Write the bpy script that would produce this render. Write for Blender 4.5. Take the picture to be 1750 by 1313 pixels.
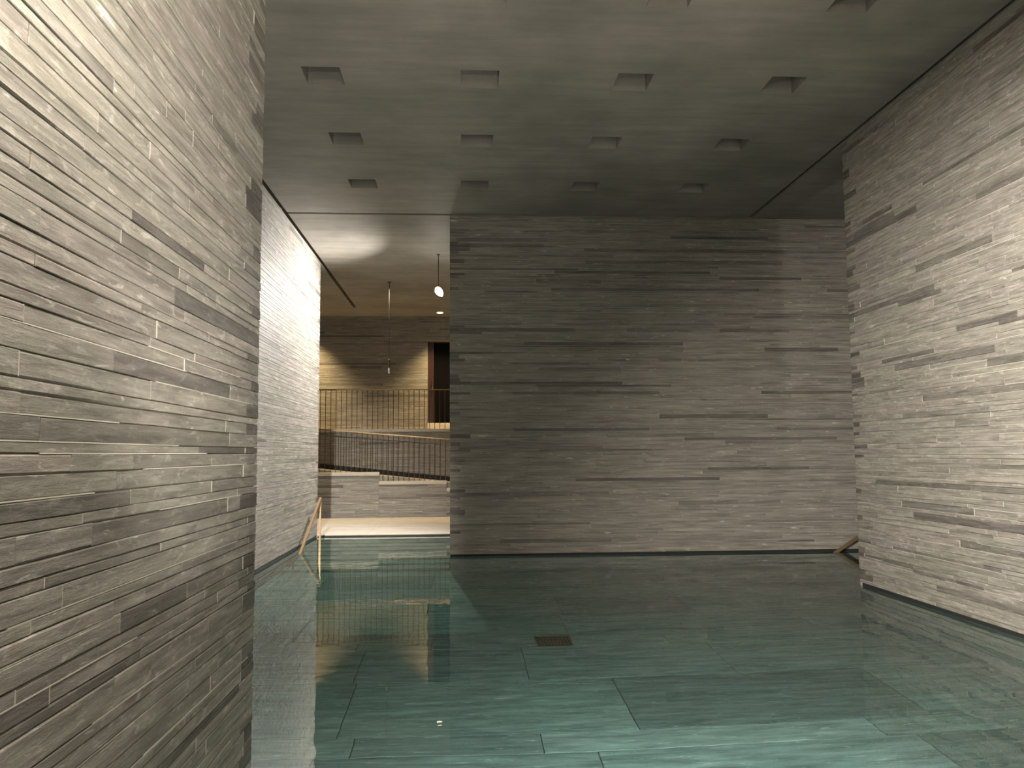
import bpy, bmesh, math, random
from mathutils import Vector, Matrix

# ------------------------------------------------------------------ reset
for o in list(bpy.data.objects):
    bpy.data.objects.remove(o, do_unlink=True)
S = bpy.context.scene
C = S.collection

# ------------------------------------------------------------------ camera
# metres; X right, Y into the hall, Z up; Z = 0 is the surface of the pool
F_PX, YAW, PITCH, ROLL = 1403.18, 0.0604, 0.0844, -0.0069
EYE = Vector((0, 0, 1.5))
fw = Vector((math.sin(YAW) * math.cos(PITCH), math.cos(YAW) * math.cos(PITCH), math.sin(PITCH)))
rt0 = Vector((math.cos(YAW), -math.sin(YAW), 0))
up0 = rt0.cross(fw)
cr, sr = math.cos(ROLL), math.sin(ROLL)
RT = cr * rt0 + sr * up0
UP = cr * up0 - sr * rt0
cam = bpy.data.cameras.new('camera')
cam.sensor_width = 36.0
cam.lens = F_PX / 1750 * 36.0
cam.clip_start = 0.05
camo = bpy.data.objects.new('camera', cam)
C.objects.link(camo)
m3 = Matrix((RT, UP, -fw)).transposed()
camo.matrix_world = Matrix.Translation(EYE) @ m3.to_4x4()
S.camera = camo

def seen(p):
    """pixel position and depth of a point, used only to choose which slabs are objects of their own"""
    d = Vector(p) - EYE
    z = d.dot(fw)
    if z < 0.1:
        return None
    return 875 + F_PX * d.dot(RT) / z, 656.5 - F_PX * d.dot(UP) / z, z

# ------------------------------------------------------------------ world, exposure
w = bpy.data.worlds.new('night')
S.world = w
w.use_nodes = True
w.node_tree.nodes['Background'].inputs[0].default_value = (1.0, 0.93, 0.82, 1)
w.node_tree.nodes['Background'].inputs[1].default_value = 0.02
S.view_settings.view_transform = 'Standard'
S.view_settings.look = 'None'
S.view_settings.exposure = 0.0
S.view_settings.gamma = 1.0
S.view_settings.use_curve_mapping = False
S.cycles.sample_clamp_indirect = 4.0
S.cycles.max_bounces = 12
S.cycles.diffuse_bounces = 6
S.cycles.transmission_bounces = 8
S.cycles.glossy_bounces = 6
S.cycles.blur_glossy = 0.5

# ------------------------------------------------------------------ lights
WARM = (1.0, 0.86, 0.67)
NEUT = (1.0, 0.925, 0.83)
AMBER = (1.0, 0.72, 0.36)

def point(name, loc, watts, col, rad=0.06, caustic=False):
    l = bpy.data.lights.new(name, 'POINT')
    l.energy, l.color, l.shadow_soft_size = watts, col, rad
    o = bpy.data.objects.new(name, l)
    o.location = loc
    C.objects.link(o)
    if caustic:
        l.cycles.is_caustics_light = True
    return o

def spot(name, loc, aim, watts, col, size, blend, rad=0.03, caustic=False):
    l = bpy.data.lights.new(name, 'SPOT')
    l.energy, l.color, l.shadow_soft_size = watts, col, rad
    l.spot_size, l.spot_blend = math.radians(size), blend
    o = bpy.data.objects.new(name, l)
    o.location = loc
    o.rotation_euler = Vector(aim).to_track_quat('-Z', 'Y').to_euler()
    C.objects.link(o)
    if caustic:
        l.cycles.is_caustics_light = True
    return o

LAMP = Vector((-0.432, 14.664, 4.43))
spot('pendant_light', LAMP + Vector((-0.07, -0.02, -0.04)), (-1, -0.35, -0.75), 1400, (1, 0.95, 0.89), 150, 0.7, 0.03, True)
# hanging lamps out of view, apart from the added left passage spot
point('near_lamp_light', (-0.25, 1.65, 3.05), 160, (1.0, 0.915, 0.81), 0.05)
spot('right_lamp_light', (1.2, 2.8, 3.5), (1.0, 0.95, -0.82), 3000, NEUT, 100, 0.9, 0.05)
spot('left_passage_fill', (-1.7, 5.4, 3.6), (-0.17, 1.0, -0.40), 6800, NEUT, 46, 1.0, 0.05)  # added spot, kept out of sight, brightens the near end of the far left wall
point('side_passage_light', (5.35, 5.0, 3.6), 150, NEUT, 0.1)
point('rear_hall_light', (1.5, -1.5, 3.8), 190, WARM, 0.08)
# unseen fill added to brighten the ceiling, no fixture stands at the rim
spot('ceiling_fill_light', (0.2, 1.9, 0.3), (-0.16, 0.75, 1.0), 500, NEUT, 84, 0.95, 0.15)
# recessed lights of the gallery ceiling, washing the gallery wall
for gx in (-4.0, -0.57, 2.9):
    spot('gallery_downlight_light', (gx, 20.79, 5.07), (0, 0.0, -1), 900, AMBER, 92, 1.0, 0.05)
# added fill without a fixture, brightens the stone deck before the ramp
spot('deck_fill_light', (-1.6, 17.0, 5.05), (0, -0.05, -1), 360, WARM, 74, 0.5, 0.06)
# lamp under water at the near side of the pool
UW = bpy.data.lights.new('pool_lamp_light', 'AREA')
UW.energy, UW.color, UW.shape, UW.size, UW.size_y = 112, (0.92, 0.97, 0.95), 'RECTANGLE', 3.0, 0.2
uw = bpy.data.objects.new('pool_lamp_light', UW)
uw.location = (1.4, 3.7, -0.40)
uw.rotation_euler = Vector((0.0, 1.0, -0.45)).to_track_quat('-Z', 'Y').to_euler()
C.objects.link(uw)

# ------------------------------------------------------------------ materials
def new_mat(name):
    m = bpy.data.materials.new(name)
    m.use_nodes = True
    nt = m.node_tree
    return m, nt, nt.nodes, nt.links, nt.nodes['Principled BSDF']

def plain(name, col, rough=0.5, metal=0.0, emit=0.0):
    m, nt, N, L, b = new_mat(name)
    b.inputs['Base Color'].default_value = (*col, 1)
    b.inputs['Roughness'].default_value = rough
    b.inputs['Metallic'].default_value = metal
    if emit:
        b.inputs['Emission Color'].default_value = (*col, 1)
        b.inputs['Emission Strength'].default_value = emit
    return m

def ramp(N, pts):
    r = N.new('ShaderNodeValToRGB')
    e = r.color_ramp.elements
    e[0].position, e[0].color = pts[0][0], (*pts[0][1], 1)
    e[1].position, e[1].color = pts[1][0], (*pts[1][1], 1)
    for p, c in pts[2:]:
        k = e.new(p)
        k.color = (*c, 1)
    return r

def mix(N, L, mode, a, b, fac=1.0):
    n = N.new('ShaderNodeMix')
    n.data_type = 'RGBA'
    n.blend_type = mode
    for sock, v in ((n.inputs['Factor'], fac), (n.inputs['A'], a), (n.inputs['B'], b)):
        if hasattr(v, 'links'):
            L.new(v, sock)
        elif isinstance(v, tuple):
            sock.default_value = (*v, 1)
        else:
            sock.default_value = v
    return n.outputs['Result']

def gneiss(name, dark, light, fleck, stretch=(1.3, 1.3, 16.0), rough=0.62, bump=0.25, fleck_amt=0.75, tinted=True, vein=True, fleck_dist=0.5):
    """layered quartzite: streaks along the bed, pale flecks, a tone of its own per slab ('tint')"""
    m, nt, N, L, b = new_mat(name)
    geo = N.new('ShaderNodeNewGeometry')
    pos = geo.outputs['Position']
    at = N.new('ShaderNodeAttribute')
    at.attribute_name = 'tint'
    wn = N.new('ShaderNodeTexWhiteNoise')
    wn.noise_dimensions = '1D'
    L.new(at.outputs['Fac'], wn.inputs['W'])
    off = N.new('ShaderNodeVectorMath')
    off.operation = 'MULTIPLY_ADD'
    off.inputs[1].default_value = (3, 3, 3)
    L.new(wn.outputs['Color'], off.inputs[0])
    L.new(pos, off.inputs[2])
    def mapped(scale, rot=(0, 0, 0)):
        mp = N.new('ShaderNodeMapping')
        mp.inputs['Scale'].default_value = scale
        mp.inputs['Rotation'].default_value = rot
        L.new(off.outputs[0], mp.inputs['Vector'])
        return mp.outputs[0]
    def noise(vec, scale, detail=4, rough_=0.6, dist=0.0):
        n = N.new('ShaderNodeTexNoise')
        n.inputs['Scale'].default_value = scale
        n.inputs['Detail'].default_value = detail
        n.inputs['Roughness'].default_value = rough_
        n.inputs['Distortion'].default_value = dist
        L.new(vec, n.inputs['Vector'])
        return n.outputs['Fac']
    st = noise(mapped(stretch), 2.2, 6, 0.62, 0.4)
    base = ramp(N, [(0.28, dark), (0.74, light)])
    L.new(st, base.inputs['Fac'])
    col = base.outputs['Color']
    # fine bed lines
    fine = noise(mapped((stretch[0] * 1.5, stretch[1] * 1.5, stretch[2] * 5)), 2.0, 3, 0.6)
    fr = ramp(N, [(0.3, (0.82, 0.82, 0.82)), (0.7, (1.12, 1.12, 1.12))])
    L.new(fine, fr.inputs['Fac'])
    col = mix(N, L, 'MULTIPLY', col, fr.outputs['Color'], 0.9)
    # grain
    gr = noise(mapped((1, 1, 1)), 190, 2, 0.7)
    g2 = ramp(N, [(0.3, (0.86, 0.86, 0.86)), (0.7, (1.12, 1.12, 1.12))])
    L.new(gr, g2.inputs['Fac'])
    col = mix(N, L, 'MULTIPLY', col, g2.outputs['Color'], 0.8)
    if vein:
        vn = noise(mapped((3.2, 3.2, 11.0), (0.35, 0.35, 0)), 2.4, 6, 0.7, 0.6)
        vr = ramp(N, [(0.55, (0, 0, 0)), (0.70, (1, 1, 1))])
        L.new(vn, vr.inputs['Fac'])
        col = mix(N, L, 'MIX', col, fleck, mix(N, L, 'MULTIPLY', vr.outputs['Color'], (0.42, 0.42, 0.42), 1.0))
    # quartz eyes and streaks
    fl = noise(mapped((stretch[0] * 4.5, stretch[1] * 4.5, stretch[2] * 1.9)), 1.3, 5, 0.62, fleck_dist)
    flr = ramp(N, [(0.61, (0, 0, 0)), (0.72, (1, 1, 1))])
    L.new(fl, flr.inputs['Fac'])
    fm = mix(N, L, 'MULTIPLY', flr.outputs['Color'], (fleck_amt,) * 3, 1.0)
    col = mix(N, L, 'MIX', col, fleck, fm)
    if tinted:
        tr = ramp(N, [(0.0, (0.24, 0.235, 0.25)), (0.5, (0.685, 0.67, 0.66)), (0.6, (0.95, 0.94, 0.92)), (1.0, (1.22, 1.20, 1.16))])
        L.new(at.outputs['Fac'], tr.inputs['Fac'])
        hue = ramp(N, [(0.0, (1.03, 0.98, 1.0)), (0.5, (1.0, 1.0, 1.0)), (1.0, (1.0, 1.0, 0.97))])
        L.new(wn.outputs['Value'], hue.inputs['Fac'])
        col = mix(N, L, 'MULTIPLY', col, tr.outputs['Color'], 1.0)
        col = mix(N, L, 'MULTIPLY', col, hue.outputs['Color'], 1.0)
    L.new(col, b.inputs['Base Color'])
    b.inputs['Roughness'].default_value = rough
    b.inputs['Specular IOR Level'].default_value = 0.35
    bp = N.new('ShaderNodeBump')
    bp.inputs['Strength'].default_value = bump
    bp.inputs['Distance'].default_value = 0.006
    hb = noise(mapped((6, 6, 40)), 2.0, 5, 0.7, 0.5)
    L.new(hb, bp.inputs['Height'])
    L.new(bp.outputs['Normal'], b.inputs['Normal'])
    return m

M_STONE = gneiss('layered_gneiss', (0.135, 0.128, 0.111), (0.355, 0.340, 0.303), (0.60, 0.58, 0.545), fleck_amt=0.65, fleck_dist=0.7, bump=0.5)
M_FAR = gneiss('layered_gneiss_far', (0.118, 0.113, 0.098), (0.335, 0.322, 0.288), (0.60, 0.585, 0.55), stretch=(0.9, 0.9, 13.0), bump=0.12, vein=False)
M_FLOOR = gneiss('pool_floor_gneiss', (0.13, 0.145, 0.135), (0.42, 0.45, 0.425), (0.70, 0.74, 0.71), stretch=(0.9, 6.5, 4.0), rough=0.5, bump=0.1, fleck_amt=0.8, vein=False)
M_DECK = gneiss('deck_gneiss', (0.40, 0.37, 0.32), (0.56, 0.52, 0.46), (0.66, 0.63, 0.58), stretch=(0.8, 5.0, 4.0), rough=0.55, bump=0.05, fleck_amt=0.3, vein=False)
M_CORE = plain('mortar', (0.50, 0.47, 0.41), 0.9)
M_MORTAR = plain('pale_mortar', (0.54, 0.505, 0.435), 0.85)
M_DARK = plain('near_black', (0.012, 0.012, 0.012), 0.8)  # in the overflow gaps this colour stands in for shade
M_BRASS = plain('brass', (0.22, 0.14, 0.065), 0.35, 1.0)
M_BRONZE = plain('bronze', (0.16, 0.105, 0.06), 0.45, 0.9)
M_RED = plain('dark_red_leather', (0.03, 0.006, 0.005), 0.45)
M_JAMB = plain('dark_jamb', (0.035, 0.016, 0.011), 0.5)
M_ROD = plain('dark_rod', (0.03, 0.026, 0.022), 0.5)
M_NIGHT = plain('black_glass', (0.004, 0.004, 0.004), 0.5)
M_NIGHT.node_tree.nodes['Principled BSDF'].inputs['Specular IOR Level'].default_value = 0.05
M_CHROME = plain('polished_steel', (0.7, 0.68, 0.64), 0.18, 1.0)
M_LAMP = plain('lit_lamp_glass', (1.0, 0.94, 0.84), 0.3, 0, 60)
M_DOWN = plain('lit_downlight', (1.0, 0.86, 0.58), 0.3, 0, 12)
M_BULB = plain('clear_bulb', (0.75, 0.75, 0.72), 0.1)

def concrete():
    m, nt, N, L, b = new_mat('board_concrete')
    geo = N.new('ShaderNodeNewGeometry')
    def noise(scale, s, detail=5, rough=0.6):
        mp = N.new('ShaderNodeMapping')
        mp.inputs['Scale'].default_value = scale
        L.new(geo.outputs['Position'], mp.inputs['Vector'])
        n = N.new('ShaderNodeTexNoise')
        n.inputs['Scale'].default_value = s
        n.inputs['Detail'].default_value = detail
        n.inputs['Roughness'].default_value = rough
        L.new(mp.outputs[0], n.inputs['Vector'])
        return n.outputs['Fac']
    r1 = ramp(N, [(0.28, (0.21, 0.202, 0.18)), (0.72, (0.36, 0.335, 0.30))])
    L.new(noise((1, 1, 1), 0.9, 4), r1.inputs['Fac'])
    r2 = ramp(N, [(0.3, (0.80, 0.82, 0.80)), (0.7, (1.14, 1.11, 1.10))])
    L.new(noise((0.5, 4.0, 1), 1.6, 6, 0.65), r2.inputs['Fac'])
    c = mix(N, L, 'MULTIPLY', r1.outputs['Color'], r2.outputs['Color'], 0.9)
    r3 = ramp(N, [(0.3, (0.93, 0.93, 0.93)), (0.7, (1.06, 1.06, 1.06))])
    L.new(noise((1, 1, 1), 70, 3, 0.7), r3.inputs['Fac'])
    c = mix(N, L, 'MULTIPLY', c, r3.outputs['Color'], 0.8)
    L.new(c, b.inputs['Base Color'])
    b.inputs['Roughness'].default_value = 0.6
    b.inputs['Specular IOR Level'].default_value = 0.4
    bp = N.new('ShaderNodeBump')
    bp.inputs['Strength'].default_value = 0.18
    bp.inputs['Distance'].default_value = 0.01
    L.new(noise((0.6, 3.0, 1), 6, 5, 0.6), bp.inputs['Height'])
    L.new(bp.outputs['Normal'], b.inputs['Normal'])
    return m
M_CONC = concrete()

def water():
    m, nt, N, L, b = new_mat('pool_water')
    N.remove(b)
    out = N['Material Output']
    geo = N.new('ShaderNodeNewGeometry')
    mp = N.new('ShaderNodeMapping')
    mp.inputs['Scale'].default_value = (1.0, 1.4, 1.0)
    L.new(geo.outputs['Position'], mp.inputs['Vector'])
    n = N.new('ShaderNodeTexNoise')
    n.inputs['Scale'].default_value = 3.2
    n.inputs['Detail'].default_value = 2.0
    L.new(mp.outputs[0], n.inputs['Vector'])
    bp = N.new('ShaderNodeBump')
    bp.inputs['Strength'].default_value = 0.07
    bp.inputs['Distance'].default_value = 0.02
    L.new(n.outputs['Fac'], bp.inputs['Height'])
    rf = N.new('ShaderNodeBsdfRefraction')
    rf.inputs['Color'].default_value = (0.54, 0.80, 0.755, 1)
    rf.inputs['Roughness'].default_value = 0.0
    rf.inputs['IOR'].default_value = 1.333
    gl = N.new('ShaderNodeBsdfGlossy')
    gl.inputs['Color'].default_value = (1, 1, 1, 1)
    gl.inputs['Roughness'].default_value = 0.0
    fr = N.new('ShaderNodeFresnel')
    fr.inputs['IOR'].default_value = 1.38
    for x in (rf, gl, fr):
        L.new(bp.outputs['Normal'], x.inputs['Normal'])
    mx = N.new('ShaderNodeMixShader')
    L.new(fr.outputs[0], mx.inputs[0])
    L.new(rf.outputs[0], mx.inputs[1])
    L.new(gl.outputs[0], mx.inputs[2])
    L.new(mx.outputs[0], out.inputs['Surface'])
    return m
M_WATER = water()

# ------------------------------------------------------------------ mesh helpers
def link(name, me, mat, parent=None):
    me.materials.append(mat)
    o = bpy.data.objects.new(name, me)
    C.objects.link(o)
    if parent is not None:
        o.parent = parent
    return o

class MB:
    """collects polygons, then builds one mesh whose origin is put at 'loc'"""
    def __init__(self):
        self.v, self.f, self.t = [], [], []
    def poly(self, pts, tint=0.8):
        i = len(self.v)
        self.v += [tuple(p) for p in pts]
        self.f.append(tuple(range(i, i + len(pts))))
        self.t.append(tint)
    def box(self, a, b, tint=0.8):
        (x0, y0, z0), (x1, y1, z1) = a, b
        i = len(self.v)
        self.v += [(x0, y0, z0), (x1, y0, z0), (x1, y1, z0), (x0, y1, z0), (x0, y0, z1), (x1, y0, z1), (x1, y1, z1), (x0, y1, z1)]
        for q in ((3, 2, 1, 0), (4, 5, 6, 7), (0, 1, 5, 4), (1, 2, 6, 5), (2, 3, 7, 6), (3, 0, 4, 7)):
            self.f.append(tuple(i + k for k in q))
            self.t.append(tint)
    def bevel_box(self, a, b, c=0.005, tint=0.8):
        """box whose top edges are chamfered"""
        (x0, y0, z0), (x1, y1, z1) = a, b
        i = len(self.v)
        self.v += [(x0, y0, z0), (x1, y0, z0), (x1, y1, z0), (x0, y1, z0),
                   (x0, y0, z1 - c), (x1, y0, z1 - c), (x1, y1, z1 - c), (x0, y1, z1 - c),
                   (x0 + c, y0 + c, z1), (x1 - c, y0 + c, z1), (x1 - c, y1 - c, z1), (x0 + c, y1 - c, z1)]
        for q in ((3, 2, 1, 0), (0, 1, 5, 4), (1, 2, 6, 5), (2, 3, 7, 6), (3, 0, 4, 7),
                  (4, 5, 9, 8), (5, 6, 10, 9), (6, 7, 11, 10), (7, 4, 8, 11), (8, 9, 10, 11)):
            self.f.append(tuple(i + k for k in q))
            self.t.append(tint)
    def tube(self, p, q, r, n=10, r2=None):
        p, q = Vector(p), Vector(q)
        d = (q - p).normalized()
        a = d.orthogonal().normalized()
        b = d.cross(a)
        r2 = r if r2 is None else r2
        i = len(self.v)
        for c, rr in ((p, r), (q, r2)):
            for k in range(n):
                t = 2 * math.pi * k / n
                self.v.append(tuple(c + a * (rr * math.cos(t)) + b * (rr * math.sin(t))))
        for k in range(n):
            k2 = (k + 1) % n
            self.f.append((i + k, i + k2, i + n + k2, i + n + k))
            self.t.append(0.8)
        self.f.append(tuple(i + k for k in reversed(range(n))))
        self.f.append(tuple(i + n + k for k in range(n)))
        self.t += [0.8, 0.8]
    def lathe(self, c, axis, prof, n=16):
        """prof: (distance along axis, radius) pairs"""
        c, d = Vector(c), Vector(axis).normalized()
        a = d.orthogonal().normalized()
        b = d.cross(a)
        i = len(self.v)
        for h, r in prof:
            for k in range(n):
                t = 2 * math.pi * k / n
                self.v.append(tuple(c + d * h + a * (r * math.cos(t)) + b * (r * math.sin(t))))
        for j in range(len(prof) - 1):
            for k in range(n):
                k2 = (k + 1) % n
                self.f.append((i + j * n + k, i + j * n + k2, i + (j + 1) * n + k2, i + (j + 1) * n + k))
                self.t.append(0.8)
        self.f.append(tuple(i + k for k in reversed(range(n))))
        e = i + (len(prof) - 1) * n
        self.f.append(tuple(e + k for k in range(n)))
        self.t += [0.8, 0.8]
    def build(self, name, mat, parent=None, loc=None, smooth=False, kind=None):
        if loc is None:
            xs = list(zip(*self.v))
            loc = [(min(a) + max(a)) / 2 for a in xs]
            loc[2] = min(xs[2])
        loc = Vector(loc)
        me = bpy.data.meshes.new(name)
        me.from_pydata([tuple(Vector(p) - loc) for p in self.v], [], self.f)
        at = me.attributes.new('tint', 'FLOAT', 'FACE')
        at.data.foreach_set('value', self.t)
        if smooth:
            me.polygons.foreach_set('use_smooth', [len(p.vertices) == 4 for p in me.polygons])
        o = link(name, me, mat, parent)
        pl = Vector((0, 0, 0))
        if parent is not None:
            p = parent
            while p is not None:
                pl += p.location
                p = p.parent
        o.location = loc - pl
        if kind:
            o['kind'] = kind
        return o

def structure(o, label, cat='wall'):
    o['kind'] = 'structure'
    o['label'] = label
    o['category'] = cat
    return o

def tag(o, label, cat, group=None):
    o['label'] = label
    o['category'] = cat
    if group:
        o['group'] = group
    return o

def empty(name, loc):
    o = bpy.data.objects.new(name, None)
    o.empty_display_size = 0.1
    o.location = loc
    C.objects.link(o)
    return o

# ------------------------------------------------------------------ slab cladding
HEIGHTS = (0.031, 0.047, 0.063)
JOINT = 0.0028

def courses(z0, z1, rnd, measured=()):
    """list of (bottom, top): three heights in shuffled triplets; 'measured' keeps bed lines read off the photograph"""
    out = []
    m = sorted(measured)
    def fill(a, b):
        z = a
        while z < b - 0.02:
            tri = list(HEIGHTS)
            rnd.shuffle(tri)
            for h in tri:
                if z >= b - 0.02:
                    break
                t = min(z + h + JOINT, b)
                if b - t < 0.025:
                    t = b
                out.append((z, t))
                z = t
    if m:
        fill(z0, m[0])
        for a, b in zip(m, m[1:]):
            out.append((a, b))
        fill(m[-1], z1)
    else:
        fill(z0, z1)
    return out

def slab_geo(mb, O, U, Nn, u0, u1, z0, z1, back, proud, tint, rnd, segs, rough, bev=0.0022, vary=False):
    """one slab: irregular edges, chamfered face, open at the back; local frame O + U*u + N*n + Z*z"""
    O, U, Nn = Vector(O), Vector(U), Vector(Nn)
    Z = Vector((0, 0, 1))
    b0 = len(mb.v)
    cols = segs + 1
    bb = bt = bev
    if vary:
        bt = 0.0045 if rnd.random() < 0.3 else 0.0016
        bb = 0.0035 if rnd.random() < 0.3 else 0.0016
    flip = U.cross(Z).dot(Nn) < 0
    for i in range(cols):
        u = u0 + (u1 - u0) * i / segs
        ui = u + (bev if i == 0 else (-bev if i == segs else 0))
        jb, jt = rnd.uniform(-rough, rough), rnd.uniform(-rough, rough)
        jn = proud + rnd.uniform(-rough, rough)
        zb, zt = z0 + JOINT / 2 + jb, z1 - JOINT / 2 + jt
        for uu, zz, nn in ((u, zb, -back), (u, zb, jn - bb), (ui, zb + bb, jn), (ui, zt - bt, jn), (u, zt, jn - bt), (u, zt, -back)):
            mb.v.append(tuple(O + U * uu + Nn * nn + Z * zz))
    for i in range(segs):
        for k in range(5):
            q = (b0 + i * 6 + k, b0 + (i + 1) * 6 + k, b0 + (i + 1) * 6 + k + 1, b0 + i * 6 + k + 1)
            mb.f.append(tuple(reversed(q)) if flip else q)
            mb.t.append(tint)
    e = b0 + segs * 6
    for q in (tuple(b0 + k for k in range(6)), tuple(e + k for k in reversed(range(6)))):
        mb.f.append(tuple(reversed(q)) if flip else q)
        mb.t.append(tint)

def tone(rnd, dark_share=0.07):
    r = rnd.random()
    if r < dark_share:
        return rnd.uniform(0.28, 0.48)
    return min(1.0, max(0.55, rnd.gauss(0.74, 0.085)))

def clad(wall, O, U, Nn, u0, u1, cs, mat, rnd, lens=(0.5, 2.2), joints=(), tones=(), feats=(), stub_end=None,
         back=0.005, rough=0.0, proud=0.002, seg_len=9.0, singles=300, visible=None, gap=(), stub_p=0.38, dark_share=0.07, mortar=None):
    """slabs on one face of a wall: the ones that show largest are parts, the others one joined part.
    feats: (u0, u1, z, tone) slabs read off the photograph; stub_end: (+1/-1) end where header stones show"""
    todo = []
    mm = MB()
    def strip(ua, ub, za, zb):
        O_, U_, N_, Z_ = Vector(O), Vector(U), Vector(Nn), Vector((0, 0, 1))
        pts = [O_ + U_ * u + Z_ * z + N_ * n for n in (-back, 0.0006) for u, z in ((ua, za), (ub, za), (ub, zb), (ua, zb))]
        i = len(mm.v)
        mm.v += [tuple(p) for p in pts]
        for q in ((4, 5, 6, 7), (0, 1, 5, 4), (1, 2, 6, 5), (2, 3, 7, 6), (3, 0, 4, 7)):
            mm.f.append(tuple(i + k for k in q)); mm.t.append(0.8)
    for z0, z1 in cs:
        zm = (z0 + z1) / 2
        cut = {u0, u1}
        fixed = {}
        js = [u for u, z in joints if z0 <= z < z1 and u0 + 0.05 < u < u1 - 0.05]
        fs = [f for f in feats if z0 <= f[2] < z1]
        for u in js:
            cut.add(u)
        for a, b, z, t in fs:
            a, b = max(a, u0), min(b, u1)
            if b - a > 0.05:
                if abs(a - u0) > 0.02:
                    cut.add(a)
                if abs(b - u1) > 0.02:
                    cut.add(b)
                fixed[(a + b) / 2] = t
        if stub_end and rnd.random() < stub_p:
            sw = rnd.choice((0.13, 0.15, 0.22, 0.30))
            e = u1 - sw if stub_end > 0 else u0 + sw
            if not any(abs(e - c) < 0.12 and c not in (u0, u1) for c in cut):
                cut.add(e)
                fixed[(u1 - sw / 2) if stub_end > 0 else (u0 + sw / 2)] = rnd.uniform(0.2, 0.52)
        cl = sorted(cut)
        ends = [cl[0]]
        for a, b in zip(cl, cl[1:]):
            inside_fixed = any(a < k < b for k in fixed)
            if not inside_fixed:
                x = a + rnd.uniform(0.3, lens[1])
                while x < b - 0.28:
                    ends.append(x)
                    x += rnd.uniform(*lens)
            ends.append(b)
        if mortar and z0 > 0.1:
            # pale mortar left flush in some of the joints, more of it low on the wall
            if rnd.random() < (mortar if zm < 2.0 else mortar * 0.12):
                ua = rnd.uniform(u0, u0 + (u1 - u0) * 0.7)
                strip(ua, min(u1 - 0.1, ua + rnd.uniform(0.5, 2.2)), z1 - 0.0017, z1 + 0.0017)
            for e in ends[1:-1]:
                if rnd.random() < mortar * (1.1 if zm < 2.0 else 0.6):
                    strip(e - 0.0017, e + 0.0017, z0 + 0.002, z1 - 0.002)
        for a, b in zip(ends, ends[1:]):
            t = tone(rnd, dark_share)
            for k, ft in fixed.items():
                if a < k < b:
                    t = ft
            for u, z, tt in tones:
                if z0 <= z < z1 and a <= u < b:
                    t = tt
            p = Vector(O) + Vector(U) * ((a + b) / 2) + Vector((0, 0, zm))
            s = seen(p)
            area = 0
            if s and (visible is None or visible(b if stub_end and stub_end > 0 else a, a, b)):
                x, y, d = s
                ea = seen(Vector(O) + Vector(U) * a + Vector((0, 0, zm)))
                eb = seen(Vector(O) + Vector(U) * b + Vector((0, 0, zm)))
                if ea and eb:
                    xa, xb = sorted((min(max(ea[0], 0), 1750), min(max(eb[0], 0), 1750)))
                    ok = -20 < y < 1333
                    area = (xb - xa) * (z1 - z0) / d if ok else 0
            todo.append((area, a, b, z0, z1, t))
    todo.sort(key=lambda q: -q[0])
    rest = MB()
    for i, (area, a, b, z0, z1, t) in enumerate(todo):
        single = i < singles and area > 0
        mb = MB() if single else rest
        segs = min(4, max(1, int((b - a) / seg_len))) if single else 1
        slab_geo(mb, O, U, Nn, a, b, z0, z1, back, rnd.uniform(-proud, proud), t, rnd, segs, rough if single else 0.0, vary=rough > 0)
        if single:
            mb.build('stone_slab', mat, wall)
    if mm.f:
        mm.build('mortar_joints', M_MORTAR, wall, kind='stuff')
    if rest.f:
        rest.build('stone_cladding', mat, wall, kind='stuff').cycles.is_caustics_receiver = cs[0][0] < -0.1

# ------------------------------------------------------------------ numbers of the place
CEIL = 5.10
FLOOR = -1.40
XL, XR, YB = -2.662, 4.462, 12.203          # pool faces: left wall, right wall, back wall
YN, YR = 4.084, 9.149                        # far ends of the near left and the right wall
RIM = 15.40                                  # far edge of the pool
GUT = 0.032                                  # overflow gap above the water
BK = 0.005

def core(name, a, b, label):
    mb = MB()
    mb.box(a, b)
    return structure(mb.build(name, M_CORE), label)

def gutter(wall, a, b):
    mb = MB()
    mb.box(a, b)
    return mb.build('overflow_gap_shade', M_DARK, wall)

# near left wall (face X = -1)
rnd = random.Random(11)
LZ = [2.445, 2.385, 2.354, 2.309, 2.247, 2.213, 2.165, 2.121, 2.088, 2.024, 1.977, 1.945, 1.883, 1.85, 1.805, 1.742, 1.679, 1.647, 1.597, 1.536, 1.508, 1.459, 1.401, 1.353, 1.322, 1.258, 1.214, 1.183, 1.122, 1.088, 1.041, 0.981, 0.945, 0.9, 0.868,
      2.508, 2.54, 2.584, 2.643, 2.709, 2.755, 2.818, 2.865, 2.897, 2.96, 2.99, 3.036]
LJ = [(2.253, 2.414), (2.18, 2.339), (2.531, 2.752), (1.917, 2.202), (2.493, 2.597), (2.43, 2.145), (2.595, 1.959), (1.916, 1.831), (2.403, 1.776), (1.906, 1.712), (1.919, 1.62), (2.012, 1.566), (2.568, 1.485), (2.56, 1.38), (2.308, 1.292), (2.109, 0.925), (2.945, 2.748), (3.036, 2.666), (2.765, 2.706), (3.123, 2.963), (3.358, 2.804), (2.626, 2.479), (2.848, 2.37), (3.009, 2.102), (2.998, 2.003), (3.359, 2.141), (3.545, 2.271), (3.712, 2.41), (3.283, 1.963), (2.679, 1.868), (3.009, 1.828), (3.203, 2.228), (3.594, 1.768), (3.6, 1.566), (3.358, 1.488), (3.367, 1.381), (3.838, 1.434), (2.999, 1.343), (3.595, 1.295), (3.19, 1.237), (2.825, 1.199), (3.42, 1.203), (3.632, 1.159), (3.019, 1.118), (3.096, 1.007), (3.481, 0.925), (3.31, 0.959), (3.315, 0.895), (2.776, 0.845), (3.361, 0.79), (3.241, 0.501), (3.845, 0.462)]
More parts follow.
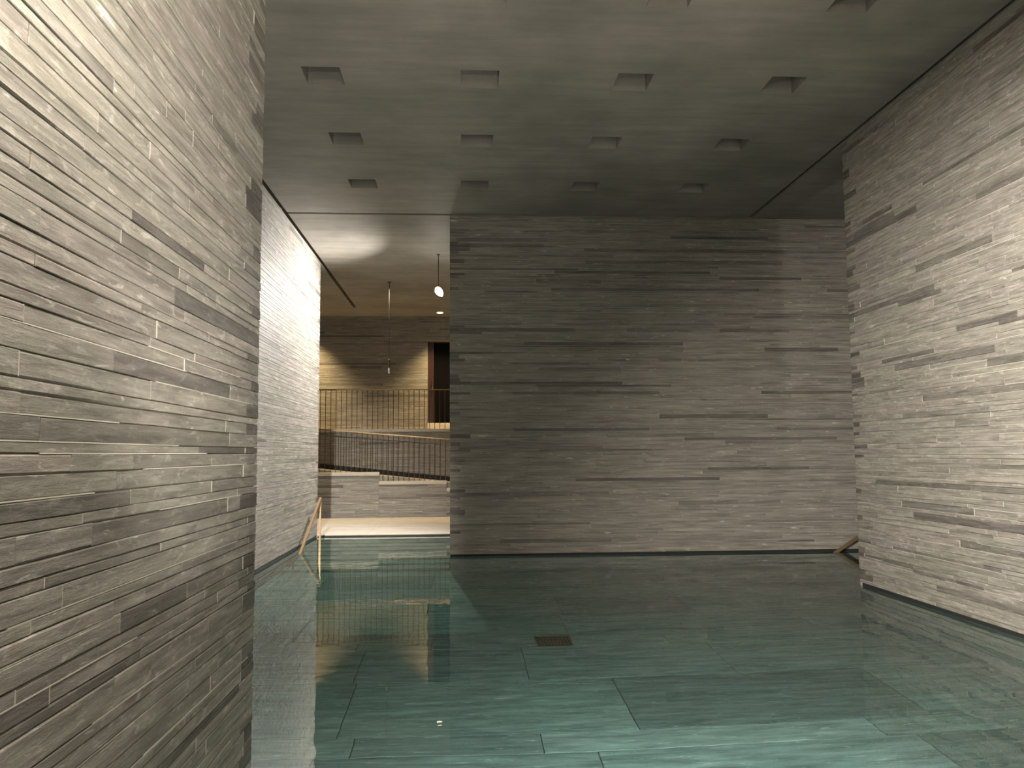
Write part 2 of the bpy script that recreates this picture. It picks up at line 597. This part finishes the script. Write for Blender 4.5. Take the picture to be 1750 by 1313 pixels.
LT = [(2.92, 1.763, .45), (2.955, 1.319, .5), (2.447, 1.579, .5), (1.913, 1.563, .52), (2.712, 1.029, .38), (1.992, 0.897, .45), (2.833, 2.137, .5), (2.942, 1.482, .56), (2.3, 1.592, .5), (2.074, 1.906, .62), (3.574, 2.828, .55), (2.05, 1.66, .82)]
wl = core('wall_near_left', (-2.2, -2.0, FLOOR), (-1.0 - 0.009, YN - 0.02, CEIL), 'large near wall of long grey stone slabs filling the left of the view')
clad(wl, (-1.0, 0, 0), (0, 1, 0), (1, 0, 0), 0.2, YN, courses(GUT, CEIL, rnd, LZ), M_STONE, rnd, lens=(0.7, 1.9), joints=LJ, tones=LT,
     stub_end=1, rough=0.0014, proud=0.002, seg_len=0.35, visible=lambda e, a, b: b > 1.75, stub_p=0.45, dark_share=0.03, back=0.009, mortar=0.5)
clad(wl, (-1.0, 0, 0), (0, 1, 0), (1, 0, 0), 0.2, YN, courses(FLOOR, -0.002, rnd), M_STONE, rnd, singles=0)
mb = MB(); mb.box((-1.2, 0.2, -0.002), (-1.0 - 0.003, YN - 0.03, GUT)); mb.build('overflow_gap_shade', M_DARK, wl)  # solid near-black strip, shade of the gap put into its colour

# bright left wall (face X = XL)
rnd = random.Random(21)
wf = core('wall_far_left', (-3.3, 8.2, FLOOR), (XL - BK, RIM - 0.012, CEIL), 'brightly lit stone wall running back from the pool to the stone deck')
clad(wf, (XL, 0, 0), (0, 1, 0), (1, 0, 0), 8.2, RIM, courses(GUT, CEIL, rnd), M_FAR, rnd, lens=(0.6, 2.6), visible=lambda e, a, b: b > 10.2, stub_end=1, stub_p=0.15, dark_share=0.03)
clad(wf, (XL, 0, 0), (0, 1, 0), (1, 0, 0), 8.2, RIM, courses(FLOOR, -0.002, rnd), M_FAR, rnd, singles=0)
mb = MB(); mb.box((XL - 0.2, 8.2, -0.002), (XL - 0.003, RIM - 0.05, GUT)); mb.build('overflow_gap_shade', M_DARK, wf)

# back wall (face Y = YB)
rnd = random.Random(31)
BF = [(-0.088, 1.288, 4.702, .45), (0.461, 2.829, 3.086, .42), (0.46, 1.314, 2.996, .52), (1.152, 2.375, 2.722, .45), (-0.125, 0.876, 3.429, .48), (0.261, 1.72, 3.591, .55), (1.113, 2.104, 4.123, .42), (1.522, 2.958, 4.862, .5), (1.85, 4.967, 4.562, .42), (1.866, 4.933, 4.397, .38), (3.99, 6.134, 3.614, .45), (4.445, 6.179, 3.569, .42), (3.919, 4.997, 3.35, .42), (5.306, 6.194, 4.979, .4), (4.538, 6.144, 2.791, .5), (3.31, 4.88, 2.899, .48), (-0.049, 2.089, 1.578, .45), (2.162, 3.783, 1.732, .5), (0.92, 2.277, 1.227, .52), (0.683, 2.166, 0.901, .45), (2.704, 4.329, 1.369, .45), (2.803, 3.876, 1.862, .5), (3.96, 5.134, 1.626, .5), (4.257, 6.113, 1.066, .48), (5.229, 6.122, 1.256, .5), (4.729, 5.277, 0.16, .2), (3.222, 4.113, 0.757, .52), (2.637, 3.091, 4.731, 1.0), (0.55, 2.198, 0.241, .35), (-0.178, 0.866, 2.155, .5)]
XE, XE2 = -0.188, 7.4
wb = core('wall_back', (XE + BK, YB + BK, FLOOR), (XE2, RIM + 0.6, CEIL), 'broad dim grey stone slab wall closing the far side of the pool')
clad(wb, (0, YB, 0), (1, 0, 0), (0, -1, 0), XE, XE2, courses(GUT, CEIL, rnd), M_FAR, rnd, lens=(0.7, 2.6), feats=[(a, b, z, t * 0.5 + 0.30) for a, b, z, t in BF], stub_end=-1, visible=lambda e, a, b: a < 5.8, dark_share=0.08, stub_p=0.4)
clad(wb, (0, YB, 0), (1, 0, 0), (0, -1, 0), XE, XE2, courses(FLOOR, -0.002, rnd), M_FAR, rnd, singles=0)
clad(wb, (XE, 0, 0), (0, 1, 0), (-1, 0, 0), YB, RIM + 0.6, courses(FLOOR, CEIL, rnd), M_FAR, rnd, singles=0)
mb = MB(); mb.box((XE + 0.003, YB + 0.003, -0.002), (XE2, YB + 0.2, GUT)); mb.build('overflow_gap_shade', M_DARK, wb)

# right wall (face X = XR)
rnd = random.Random(41)
RF = [(6.588, 8.193, 2.388, .42), (6.0, 7.716, 1.994, .5), (8.045, 8.755, 2.148, .52), (6.697, 8.093, 1.843, .55), (6.717, 7.212, 1.772, .55), (6.0, 6.997, 1.349, .5), (6.0, 7.015, 1.151, .5), (6.993, 8.185, 0.931, .48), (6.0, 7.226, 0.695, .48), (6.664, 8.407, 0.481, .42), (8.017, 8.61, 0.357, .38), (6.91, 8.022, 0.306, .45), (6.947, 7.682, 3.782, .55), (7.783, 8.867, 3.143, .55), (6.0, 7.633, 0.227, .45)]
wr = core('wall_right', (XR + BK, 3.4, FLOOR), (5.1, YR - 0.02, CEIL), 'tall warm grey stone slab wall at the right edge of the pool')
clad(wr, (XR, 0, 0), (0, 1, 0), (-1, 0, 0), 3.4, YR, courses(GUT, CEIL, rnd), M_STONE, rnd, lens=(0.5, 2.0), feats=RF, stub_end=1, rough=0.0006, proud=0.0028, seg_len=0.7, visible=lambda e, a, b: b > 6.1, stub_p=0.42, dark_share=0.05, mortar=0.2)
clad(wr, (XR, 0, 0), (0, 1, 0), (-1, 0, 0), 3.4, YR, courses(FLOOR, -0.002, rnd), M_STONE, rnd, singles=0)
clad(wr, (0, YR, 0), (1, 0, 0), (0, 1, 0), XR, 5.1, courses(FLOOR, CEIL, rnd), M_STONE, rnd, singles=0)
mb = MB(); mb.box((XR + 0.003, 3.4, -0.002), (XR + 0.2, YR - 0.05, GUT)); mb.build('overflow_gap_shade', M_DARK, wr)

# ------------------------------------------------------------------ pool floor of large slabs
rnd = random.Random(51)
fl = MB()
fl.box((-5.2, -2.0, FLOOR - 0.3), (7.4, RIM + 0.3, FLOOR - 0.03))
fl = structure(fl.build('floor', M_CORE), 'floor of the pool under green water, large stone slabs', 'floor')
rows = [(-2.0, -0.6), (-0.6, 0.9), (0.9, 2.4), (2.4, 3.6), (3.6, 4.7), (4.7, 5.64), (5.64, 5.95), (5.95, 7.05), (7.05, 7.98), (7.98, 8.30), (8.30, 9.25), (9.25, 10.2), (10.2, 10.9), (10.9, 11.9), (11.9, 12.9), (12.9, 14.2), (14.2, 15.4)]
fixed = {5.64: [(-0.75, 0.9), (0.54, 0.62), (2.9, 1.0)], 5.95: [(-0.88, 0.72), (1.25, 0.8), (3.4, 0.52)], 7.98: [(-1.01, 0.75), (-0.3, 0.92), (2.0, 0.72)], 4.7: [(0.9, 0.66), (3.1, 0.72)]}
for y0, y1 in rows:
    fx = fixed.get(y0, [])
    cuts = [-5.2] + [c for c, t in fx] + [7.4]
    tones = [t for c, t in fx] + [None]
    ends, tn = [-5.2], []
    for k, (a, b) in enumerate(zip(cuts, cuts[1:])):
        x = a + rnd.uniform(1.2, 2.8)
        while x < b - 0.9:
            ends.append(x); tn.append(tones[k])
            x += rnd.uniform(1.4, 2.8)
        ends.append(b); tn.append(tones[k])
    for (a, b), t in zip(zip(ends, ends[1:]), tn):
        mb = MB()
        mb.bevel_box((a + 0.003, y0 + 0.003, FLOOR - 0.03), (b - 0.003, y1 - 0.003, FLOOR + rnd.uniform(-0.001, 0.001)), 0.003, t if t else min(1, max(0.5, rnd.gauss(0.72, 0.1))))
        o = mb.build('floor_slab', M_FLOOR, fl)
        o.cycles.is_caustics_receiver = True

# drain grille in the pool floor
g = empty('drain_grille', (0.885, 8.18, FLOOR))
tag(g, 'small square bronze drain grille let into the pool floor', 'grille')
mb = MB(); mb.box((0.715, 8.0, FLOOR + 0.0015), (1.055, 8.36, FLOOR + 0.004)); mb.build('backing', M_DARK, g)
mb = MB()
for a, b in (((0.71, 7.995), (1.06, 8.015)), ((0.71, 8.345), (1.06, 8.365)), ((0.71, 8.015), (0.73, 8.345)), ((1.04, 8.015), (1.06, 8.345))):
    mb.box((*a, FLOOR + 0.004), (*b, FLOOR + 0.016))
M_GRILLE = plain('grille_bronze', (0.17, 0.10, 0.055), 0.5, 0.3)
mb.build('frame', M_GRILLE, g)
for k in range(9):
    mb = MB(); x = 0.748 + k * 0.0325
    mb.box((x, 8.015, FLOOR + 0.004), (x + 0.014, 8.345, FLOOR + 0.013)); mb.build('bar', M_GRILLE, g)
for k in range(3):
    mb = MB(); y = 8.09 + k * 0.082
    mb.box((0.73, y, FLOOR + 0.005), (1.04, y + 0.014, FLOOR + 0.0145)); mb.build('cross_bar', M_GRILLE, g)

# steps under water, rising to the stone deck
st = empty('pool_steps', (-1.4, 15.4, FLOOR))
tag(st, 'wide flight of stone steps under water leading up to the deck', 'steps')
for k in range(1, 9):
    zt = -0.15 * k
    mb = MB()
    mb.bevel_box((XL + 0.012, RIM - 0.38 * k, FLOOR + 0.002), (XE - 0.012, RIM - 0.38 * (k - 1) - 0.002, zt), 0.008, min(1, max(0.6, rnd.gauss(0.8, 0.05))))
    o = mb.build('step', M_FLOOR, st)
    o.cycles.is_caustics_receiver = True
# steps in the passage on the right
st2 = empty('side_steps', (6.6, 10.7, FLOOR))
tag(st2, 'flight of pool steps rising out of the water into the right passage', 'steps')
for k in range(10):
    mb = MB()
    mb.bevel_box((5.2 + 0.24 * k, YR + 0.06, FLOOR + 0.002), (5.2 + 0.24 * (k + 1) - 0.002, YB - 0.012, FLOOR + 0.15 * (k + 1)), 0.008, 0.75)
    mb.build('step', M_FLOOR, st2).cycles.is_caustics_receiver = True

# water
mb = MB()
G = 0.024
mb.poly([(-1.0 - G, -2.0, 0), (XR + G, -2.0, 0), (XR + G, YR + 0.02, 0), (7.4, YR + 0.02, 0), (7.4, YB + G, 0), (XE - 0.004, YB + G, 0), (XE - 0.004, RIM - 0.002, 0),
         (XL - G, RIM - 0.002, 0), (XL - G, 8.19, 0), (-5.2, 8.19, 0), (-5.2, YN + 0.01, 0), (-1.0 - G, YN + 0.01, 0)])
wa = mb.build('pool_water', M_WATER)
wa['kind'] = 'stuff'
tag(wa, 'still clear green water of the indoor pool', 'water')
wa.cycles.is_caustics_caster = True
wa.data.polygons.foreach_set('use_smooth', [True] * len(wa.data.polygons))

# ------------------------------------------------------------------ deck beyond the pool
DECK = 0.045
rnd = random.Random(61)
dk = MB(); dk.box((-6.5, RIM, FLOOR), (7.4, 21.6, DECK - 0.03))
dk = structure(dk.build('floor_deck', M_CORE), 'pale stone deck between the pool and the ramp wall', 'floor')
y = RIM
for dy in (1.2, 0.9, 1.1, 0.9, 1.0, 1.1):
    x = -6.5 + rnd.uniform(0, 1)
    while x < 7.0:
        x1 = min(7.4, x + rnd.uniform(1.6, 2.8))
        mb = MB(); mb.bevel_box((x + 0.0015, y + 0.0015, DECK - 0.03), (x1 - 0.0015, y + dy - 0.0015, DECK), 0.002, min(1, max(0.6, rnd.gauss(0.78, 0.05))))
        mb.build('deck_slab', M_DECK, dk)
        x = x1
    y += dy
# near-black bar painting the shade of the overflow slot along the rim
mb = MB(); mb.box((XL + 0.01, RIM - 0.035, -0.01), (XE - 0.01, RIM - 0.001, 0.022)); mb.build('overflow_gap_shade', M_DARK, dk)

# ramp wall with stepped coping
YP = 19.49
rnd = random.Random(71)
wp = core('wall_ramp', (-6.5, YP + BK, DECK), (3.0, YP + 0.16, 0.67), 'low stone parapet of the ramp behind the pale deck')
def parapet(u0, u1, top):
    mb = MB(); mb.box((u0, YP + BK, 0.6), (u1, YP + 0.16, top - 0.08)); mb.build('upstand', M_CORE, wp)
    clad(wp, (0, YP, 0), (1, 0, 0), (0, -1, 0), u0, u1, courses(DECK, top - 0.08, rnd), M_FAR, rnd, lens=(0.6, 2.2), visible=lambda e, a, b: b > -3.4 and a < -0.2, singles=40)
    mb = MB(); mb.bevel_box((u0, YP - 0.012, top - 0.08), (u1, YP + 0.17, top), 0.006, 0.8); mb.build('coping', M_DECK, wp)
wp.data.clear_geometry()
wpm = MB(); wpm.box((-6.5, YP + BK, DECK), (3.0, YP + 0.16, 0.60))
for v in (0,):
    bm = bmesh.new()
    bmesh.ops.create_cube(bm, size=1.0, matrix=Matrix.Translation(Vector((-1.75, YP + 0.086, 0.3225)) - wp.location) @ Matrix.Diagonal((9.5, 0.148, 0.555, 1)))
    bm.to_mesh(wp.data); bm.free()
for a, b, t in ((-6.5, -4.2, 1.30), (-4.2, -1.955, 1.085), (-1.955, -0.375, 0.875), (-0.375, 1.2, 0.70)):
    parapet(a, b, t)
# ramp and the dark sloping band along its back edge
mb = MB()
x0, x1 = -6.5, 3.0
zr = lambda x: 0.83 - 0.107 * (x + 0.405)
i = [(x0, YP + 0.16, DECK), (x1, YP + 0.16, DECK), (x1, 20.62, DECK), (x0, 20.62, DECK)]
j = [(x0, YP + 0.16, zr(x0)), (x1, YP + 0.16, zr(x1)), (x1, 20.62, zr(x1)), (x0, 20.62, zr(x0))]
mb.poly(j); mb.poly([i[0], i[1], j[1], j[0]]); mb.poly([i[2], i[3], j[3], j[2]]); mb.poly([i[1], i[2], j[2], j[1]]); mb.poly([i[3], i[0], j[0], j[3]])
rp = structure(mb.build('floor_ramp', M_FAR), 'stone ramp sloping down to the right behind the parapet', 'floor')
wg0 = core('wall_gallery_front', (-6.5, 20.653, DECK), (5.0, 20.85, 2.0), 'shaded stone wall below the gallery walkway')
clad(wg0, (0, 20.648, 0), (1, 0, 0), (0, -1, 0), -6.5, 5.0, courses(DECK, 2.06, rnd), M_FAR, rnd, lens=(0.6, 2.4), visible=lambda e, a, b: b > -3.6 and a < -0.2, singles=120)
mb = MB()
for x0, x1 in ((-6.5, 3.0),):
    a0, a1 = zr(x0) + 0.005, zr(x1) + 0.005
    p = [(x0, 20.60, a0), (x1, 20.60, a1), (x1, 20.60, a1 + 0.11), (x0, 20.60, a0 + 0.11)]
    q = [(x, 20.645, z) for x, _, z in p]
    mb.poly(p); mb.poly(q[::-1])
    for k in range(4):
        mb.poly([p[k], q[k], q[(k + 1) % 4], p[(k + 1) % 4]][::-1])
mb.build('ramp_dark_band', M_DARK, wg0)

# gallery slab, wall and opening
gs = MB(); gs.box((-6.5, 20.63, 2.06), (5.0, 22.4, 2.125))
gs = structure(gs.build('floor_gallery', M_DECK), 'stone floor edge of the raised gallery walkway', 'floor')
YG = 21.446
rnd = random.Random(81)
wg = core('wall_gallery', (-6.5, YG + BK, 2.125), (-0.91, YG + 0.3, CEIL), 'warmly lit stone wall behind the gallery railing')
DX0, DX1, DZ0, DZ1 = -0.91, 0.35, 2.30, 4.453
for a, b in (((DX0, YG + BK, DZ1), (DX1, YG + 0.3, CEIL)), ((DX1, YG + BK, 2.125), (5.0, YG + 0.3, CEIL)), ((DX0, YG + BK, 2.125), (DX1, YG + 0.3, DZ0))):
    mb = MB(); mb.box(a, b); mb.build('wall_infill', M_CORE, wg)
lo = [c for c in courses(2.125, DZ0, rnd)]
mid = courses(DZ0, DZ1, rnd)
hi = courses(DZ1, CEIL, rnd)
vis = lambda e, a, b: b > -3.7 and a < -0.2
clad(wg, (0, YG, 0), (1, 0, 0), (0, -1, 0), -6.5, 5.0, hi, M_FAR, rnd, lens=(0.6, 2.4), visible=vis, singles=60)
clad(wg, (0, YG, 0), (1, 0, 0), (0, -1, 0), -6.5, DX0, mid, M_FAR, rnd, lens=(0.6, 2.4), visible=vis, singles=150)
clad(wg, (0, YG, 0), (1, 0, 0), (0, -1, 0), DX1, 5.0, mid, M_FAR, rnd, singles=0)
mb = MB(); mb.bevel_box((DX0, YG - 0.05, 2.125), (DX1, YG + 0.3, DZ0), 0.006, 0.8); mb.build('door_step', M_DECK, wg)
clad(wg, (0, YG, 0), (1, 0, 0), (0, -1, 0), -6.5, DX0, lo, M_FAR, rnd, visible=vis, singles=10)

dr = empty('door_1', (DX0, YG + 0.1, DZ0))
structure(dr, 'black gallery doorway with a dark red upright at its left', 'door')
mb = MB(); mb.box((DX0 + 0.002, YG + 0.05, DZ0), (DX0 + 0.035, YG + 0.25, DZ1)); mb.build('jamb', M_JAMB, dr)
mb = MB(); mb.box((DX0 + 0.035, YG + 0.08, DZ0), (DX0 + 0.16, YG + 0.14, DZ1 - 0.03)); mb.build('red_leaf', M_RED, dr)['label'] = 'dark red padded strip'
mb = MB(); mb.box((DX0 + 0.16, YG + 0.2, DZ0), (DX1, YG + 0.24, DZ1)); mb.build('dark_pane', M_NIGHT, dr)
mb = MB(); mb.box((DX0 + 0.035, YG + 0.06, DZ1 - 0.03), (DX1, YG + 0.25, DZ1)); mb.build('head', M_BRONZE, dr)
mb = MB(); mb.tube((DX0 + 0.125, YG + 0.02, 3.15), (DX0 + 0.125, YG + 0.02, 3.48), 0.012)
mb.tube((DX0 + 0.125, YG + 0.02, 3.18), (DX0 + 0.125, YG + 0.085, 3.18), 0.008); mb.tube((DX0 + 0.125, YG + 0.02, 3.45), (DX0 + 0.125, YG + 0.085, 3.45), 0.008)
mb.build('door_handle', M_CHROME, dr)

# railings
def railing(name, label, x0, x1, y, top, foot, step, rail_mat, rh=0.012):
    t = empty(name, (x0, y, foot(x0)))
    tag(t, label, 'railing')
    mb = MB()
    a, b = top(x0), top(x1)
    p = [(x0, y - 0.02, a - rh), (x1, y - 0.02, b - rh), (x1, y - 0.02, b + rh), (x0, y - 0.02, a + rh)]
    q = [(x, y + 0.02, z) for x, _, z in p]
    mb.poly(p); mb.poly(q[::-1])
    for k in range(4):
        mb.poly([p[k], q[k], q[(k + 1) % 4], p[(k + 1) % 4]][::-1])
    mb.build('top_rail', rail_mat, t)
    n = int((x1 - x0) / step)
    for k in range(n + 1):
        x = x0 + 0.03 + k * step
        if x > x1 - 0.01:
            break
        mb = MB(); mb.tube((x, y, foot(x)), (x, y, top(x) - rh), 0.0085, 6)
        mb.build('baluster', M_BRONZE, t)
    return t
def cop(x):
    for a, b, z in ((-6.5, -4.2, 1.30), (-4.2, -1.955, 1.085), (-1.955, -0.375, 0.875), (-0.375, 9, 0.70)):
        if a <= x < b:
            return z
railing('gallery_railing', 'thin bronze railing along the gallery walkway', -4.6, 1.0, 20.70, lambda x: 3.115, lambda x: 2.125, 0.129, M_BRASS)
railing('ramp_railing', 'bronze railing sloping down above the ramp parapet', -4.6, 1.0, YP + 0.07, lambda x: 1.844 - 0.083 * (x + 0.312), cop, 0.1225, M_BRASS, 0.010)

# handrails of the pool steps
M_RAIL = plain('worn_brass', (0.42, 0.29, 0.17), 0.4, 0.85)
hx = -2.48
h = empty('pool_handrail', (hx, 14.6, -0.3))
tag(h, 'slanting brass handrail beside the lit wall, running down into the water', 'handrail')
top = Vector((hx, 14.62, 0.735))
mb = MB(); mb.box((hx - 0.017, 14.60, -0.449), (hx + 0.017, 14.64, 0.735)); mb.build('post', M_RAIL, h)
def bar(mb, p, q, w, t):
    p, q = Vector(p), Vector(q)
    d = (q - p).normalized()
    s = Vector((0, 0, 1)).cross(d).normalized()
    n = d.cross(s)
    i = len(mb.v)
    for c in (p, q):
        for a, b in ((-1, -1), (1, -1), (1, 1), (-1, 1)):
            mb.v.append(tuple(c + s * (a * w / 2) + n * (b * t / 2)))
    for f in ((3, 2, 1, 0), (4, 5, 6, 7), (0, 1, 5, 4), (1, 2, 6, 5), (2, 3, 7, 6), (3, 0, 4, 7)):
        mb.f.append(tuple(i + k for k in f)); mb.t.append(0.8)
sl = 0.735 / (14.62 - 12.9)
mb = MB(); bar(mb, top + Vector((0, 0.02, 0.008)), (hx, 12.0, 0.735 - sl * (14.62 - 12.0)), 0.036, 0.04); mb.build('rail', M_RAIL, h)
mb = MB(); mb.box((hx - 0.015, 12.35, -1.199), (hx + 0.015, 12.38, 0.735 - sl * (14.62 - 12.365))); mb.build('post', M_RAIL, h)

h2 = empty('passage_handrail', (5.9, 12.08, 0))
tag(h2, 'short bronze handrail rising from the water along the back wall at right', 'handrail')
mb = MB(); bar(mb, (5.0, 12.08, -0.34), (6.6, 12.08, 0.66), 0.04, 0.04); mb.build('rail', M_RAIL, h2)
for x, zf in ((5.05, FLOOR + 0.002), (6.5, FLOOR + 0.15 * 6)):
    mb = MB(); mb.box((x - 0.015, 12.065, zf), (x + 0.015, 12.095, -0.34 + (x - 5.0) * 0.625)); mb.build('post', M_RAIL, h2)

# ------------------------------------------------------------------ ceiling
SL = 0.07
HX = [(-1.497, -1.140), (-0.010, 0.353), (1.487, 1.830), (2.984, 3.325)]
HY = [(5.91, 6.295), (7.46, 7.835), (9.03, 9.395), (10.605, 10.97)]
TOP = CEIL + 0.42
def slab_with_holes(x0, x1, y0, y1, holes):
    bm = bmesh.new()
    xs = sorted({x0, x1} | {v for h in holes for v in h[0:2]})
    ys = sorted({y0, y1} | {v for h in holes for v in h[2:4]})
    V = {}
    def vt(x, y, z):
        k = (x, y, z)
        if k not in V:
            V[k] = bm.verts.new(k)
        return V[k]
    inside = lambda x, y: any(h[0] < x < h[1] and h[2] < y < h[3] for h in holes)
    for a, b in zip(xs, xs[1:]):
        for c, d in zip(ys, ys[1:]):
            if inside((a + b) / 2, (c + d) / 2):
                continue
            bm.faces.new([vt(a, c, CEIL), vt(a, d, CEIL), vt(b, d, CEIL), vt(b, c, CEIL)])
            bm.faces.new([vt(a, c, TOP), vt(b, c, TOP), vt(b, d, TOP), vt(a, d, TOP)])
    for (p, q) in (((x0, y0), (x1, y0)), ((x1, y0), (x1, y1)), ((x1, y1), (x0, y1)), ((x0, y1), (x0, y0))):
        bm.faces.new([bm.verts.new((*p, CEIL)), bm.verts.new((*q, CEIL)), bm.verts.new((*q, TOP)), bm.verts.new((*p, TOP))])
    for h in holes:
        c = [(h[0], h[2]), (h[1], h[2]), (h[1], h[3]), (h[0], h[3])]
        for p, q in zip(c, c[1:] + c[:1]):
            bm.faces.new([vt(*q, CEIL), vt(*p, CEIL), vt(*p, TOP), vt(*q, TOP)])
    me = bpy.data.meshes.new('ceiling')
    bm.to_mesh(me); bm.free()
    return me
holes = [(a, b, c, d) for a, b in HX for c, d in HY]
ce = link('ceiling', slab_with_holes(XL + 0.06, XR - 0.055, 4.75, YB - 0.075, holes), M_CONC)
structure(ce, 'concrete ceiling panel over the pool with square recesses', 'ceiling')
for a, b, c, d in holes:
    mb = MB(); mb.box((a + 0.001, c + 0.001, TOP - 0.08), (b - 0.001, d - 0.001, TOP - 0.05)); mb.build('skylight_pane', M_NIGHT, ce)
    fr = MB()
    for q in (((a + 0.001, c + 0.001), (b - 0.001, c + 0.02)), ((a + 0.001, d - 0.02), (b - 0.001, d - 0.001)), ((a + 0.001, c + 0.02), (a + 0.02, d - 0.02)), ((b - 0.02, c + 0.02), (b - 0.001, d - 0.02))):
        fr.box((*q[0], TOP - 0.11), (*q[1], TOP - 0.08))
    fr.build('skylight_frame', M_BRONZE, ce)
def panel(name, a, b, label):
    mb = MB(); mb.box((*a, CEIL), (*b, TOP))
    return structure(mb.build(name, M_CONC), label, 'ceiling')
panel('ceiling_deck', (XL + 0.06, YB + 0.015), (7.4, 20.12), 'pale concrete ceiling panel above the stone deck')
panel('ceiling_gallery', (-6.5, 20.135), (7.4, 22.4), 'concrete ceiling strip above the gallery')
panel('ceiling_left', (-6.5, 4.75), (XL - 0.012, 20.12), 'concrete ceiling panel left of the long dark slot')
panel('ceiling_right', (XR + 0.012, 4.75), (9.0, YB - 0.012), 'dark concrete ceiling panel right of the pool ceiling slot')
panel('ceiling_near', (-6.5, -3.0), (9.0, 4.68), 'concrete ceiling panel above the near passage')
mb = MB(); mb.box((-6.5, -3.0, TOP), (9.0, 22.4, TOP + 0.1)); mb.build('roof', M_DARK, ce)

# outer walls of the hall, closing the passages
for nm, a, b, lb in (('wall_outer_left', (-6.7, -3.0, FLOOR), (-6.5, 22.4, TOP), 'outer stone wall beyond the left passage'),
                     ('wall_outer_right', (9.0, -3.0, FLOOR), (9.2, 22.4, TOP), 'outer stone wall beyond the right passage'),
                     ('wall_rear', (-6.5, -3.2, FLOOR), (9.0, -3.0, TOP), 'rear stone wall behind the viewer'),
                     ('wall_gallery_end', (-6.5, 22.4, FLOOR), (9.0, 22.6, TOP), 'dark outer wall behind the gallery')):
    mb = MB(); mb.box(a, b)
    structure(mb.build(nm, M_STONE), lb)

# ------------------------------------------------------------------ lamps
p = empty('pendant_lamp', (LAMP.x, LAMP.y, CEIL))
tag(p, 'lit pendant lamp on a short rod, glaring beside the back wall edge', 'lamp')
mb = MB(); mb.lathe((LAMP.x, LAMP.y, CEIL), (0, 0, -1), [(0, 0.03), (0.012, 0.03), (0.022, 0.012)]); mb.build('canopy', M_ROD, p)
mb = MB(); mb.tube((LAMP.x, LAMP.y, CEIL - 0.01), (LAMP.x, LAMP.y, LAMP.z + 0.09), 0.008, 8); mb.build('rod', M_ROD, p)
mb = MB(); mb.lathe((LAMP.x, LAMP.y, LAMP.z + 0.10), (0, 0, -1), [(0, 0.012), (0.01, 0.022), (0.06, 0.024), (0.07, 0.014)]); mb.build('socket', M_BRONZE, p)
ax = Vector((0.55, -0.15, -0.83)).normalized()
mb = MB(); mb.lathe(Vector((LAMP.x - 0.02, LAMP.y, LAMP.z + 0.035)) , ax, [(-0.03, 0.014), (-0.015, 0.04), (0.02, 0.06), (0.07, 0.062), (0.12, 0.045), (0.16, 0.014)]); mb.build('bulb', M_LAMP, p, smooth=True)

q = empty('pendant_lamp', (-1.525, 17.085, CEIL))
tag(q, 'unlit pendant lamp hanging on a long thin rod in front of the gallery', 'lamp')
X, Y = -1.525, 17.085
mb = MB(); mb.lathe((X, Y, CEIL), (0, 0, -1), [(0, 0.035), (0.012, 0.035), (0.022, 0.014)]); mb.build('canopy', M_ROD, q)
mb = MB(); mb.tube((X, Y, CEIL - 0.01), (X, Y, 4.30), 0.009, 8); mb.tube((X, Y, 4.30), (X, Y, 3.46), 0.0045, 6); mb.build('rod', M_ROD, q)
mb = MB(); mb.lathe((X, Y, 3.47), (0, 0, -1), [(0, 0.008), (0.01, 0.02), (0.17, 0.021), (0.18, 0.016)]); mb.build('socket', M_BRONZE, q)
mb = MB(); mb.lathe((X, Y, 3.29), (0, 0, -1), [(0, 0.015), (0.02, 0.02), (0.09, 0.02), (0.115, 0.014), (0.125, 0.004)]); mb.build('bulb', M_BULB, q, smooth=True)

for gx, lb in ((-0.57, 'small round recessed light glowing in the gallery ceiling'),):
    d = empty('downlight', (gx, 20.79, CEIL))
    tag(d, lb, 'lamp')
    mb = MB(); mb.lathe((gx, 20.79, CEIL - 0.012), (0, 0, 1), [(0, 0.085), (0.006, 0.095), (0.0119, 0.095)], 20); mb.build('trim_ring', M_CHROME, d)
    mb = MB(); mb.lathe((gx, 20.79, CEIL - 0.018), (0, 0, 1), [(0, 0.07), (0.0055, 0.076)], 20); mb.build('lens', M_DOWN, d)
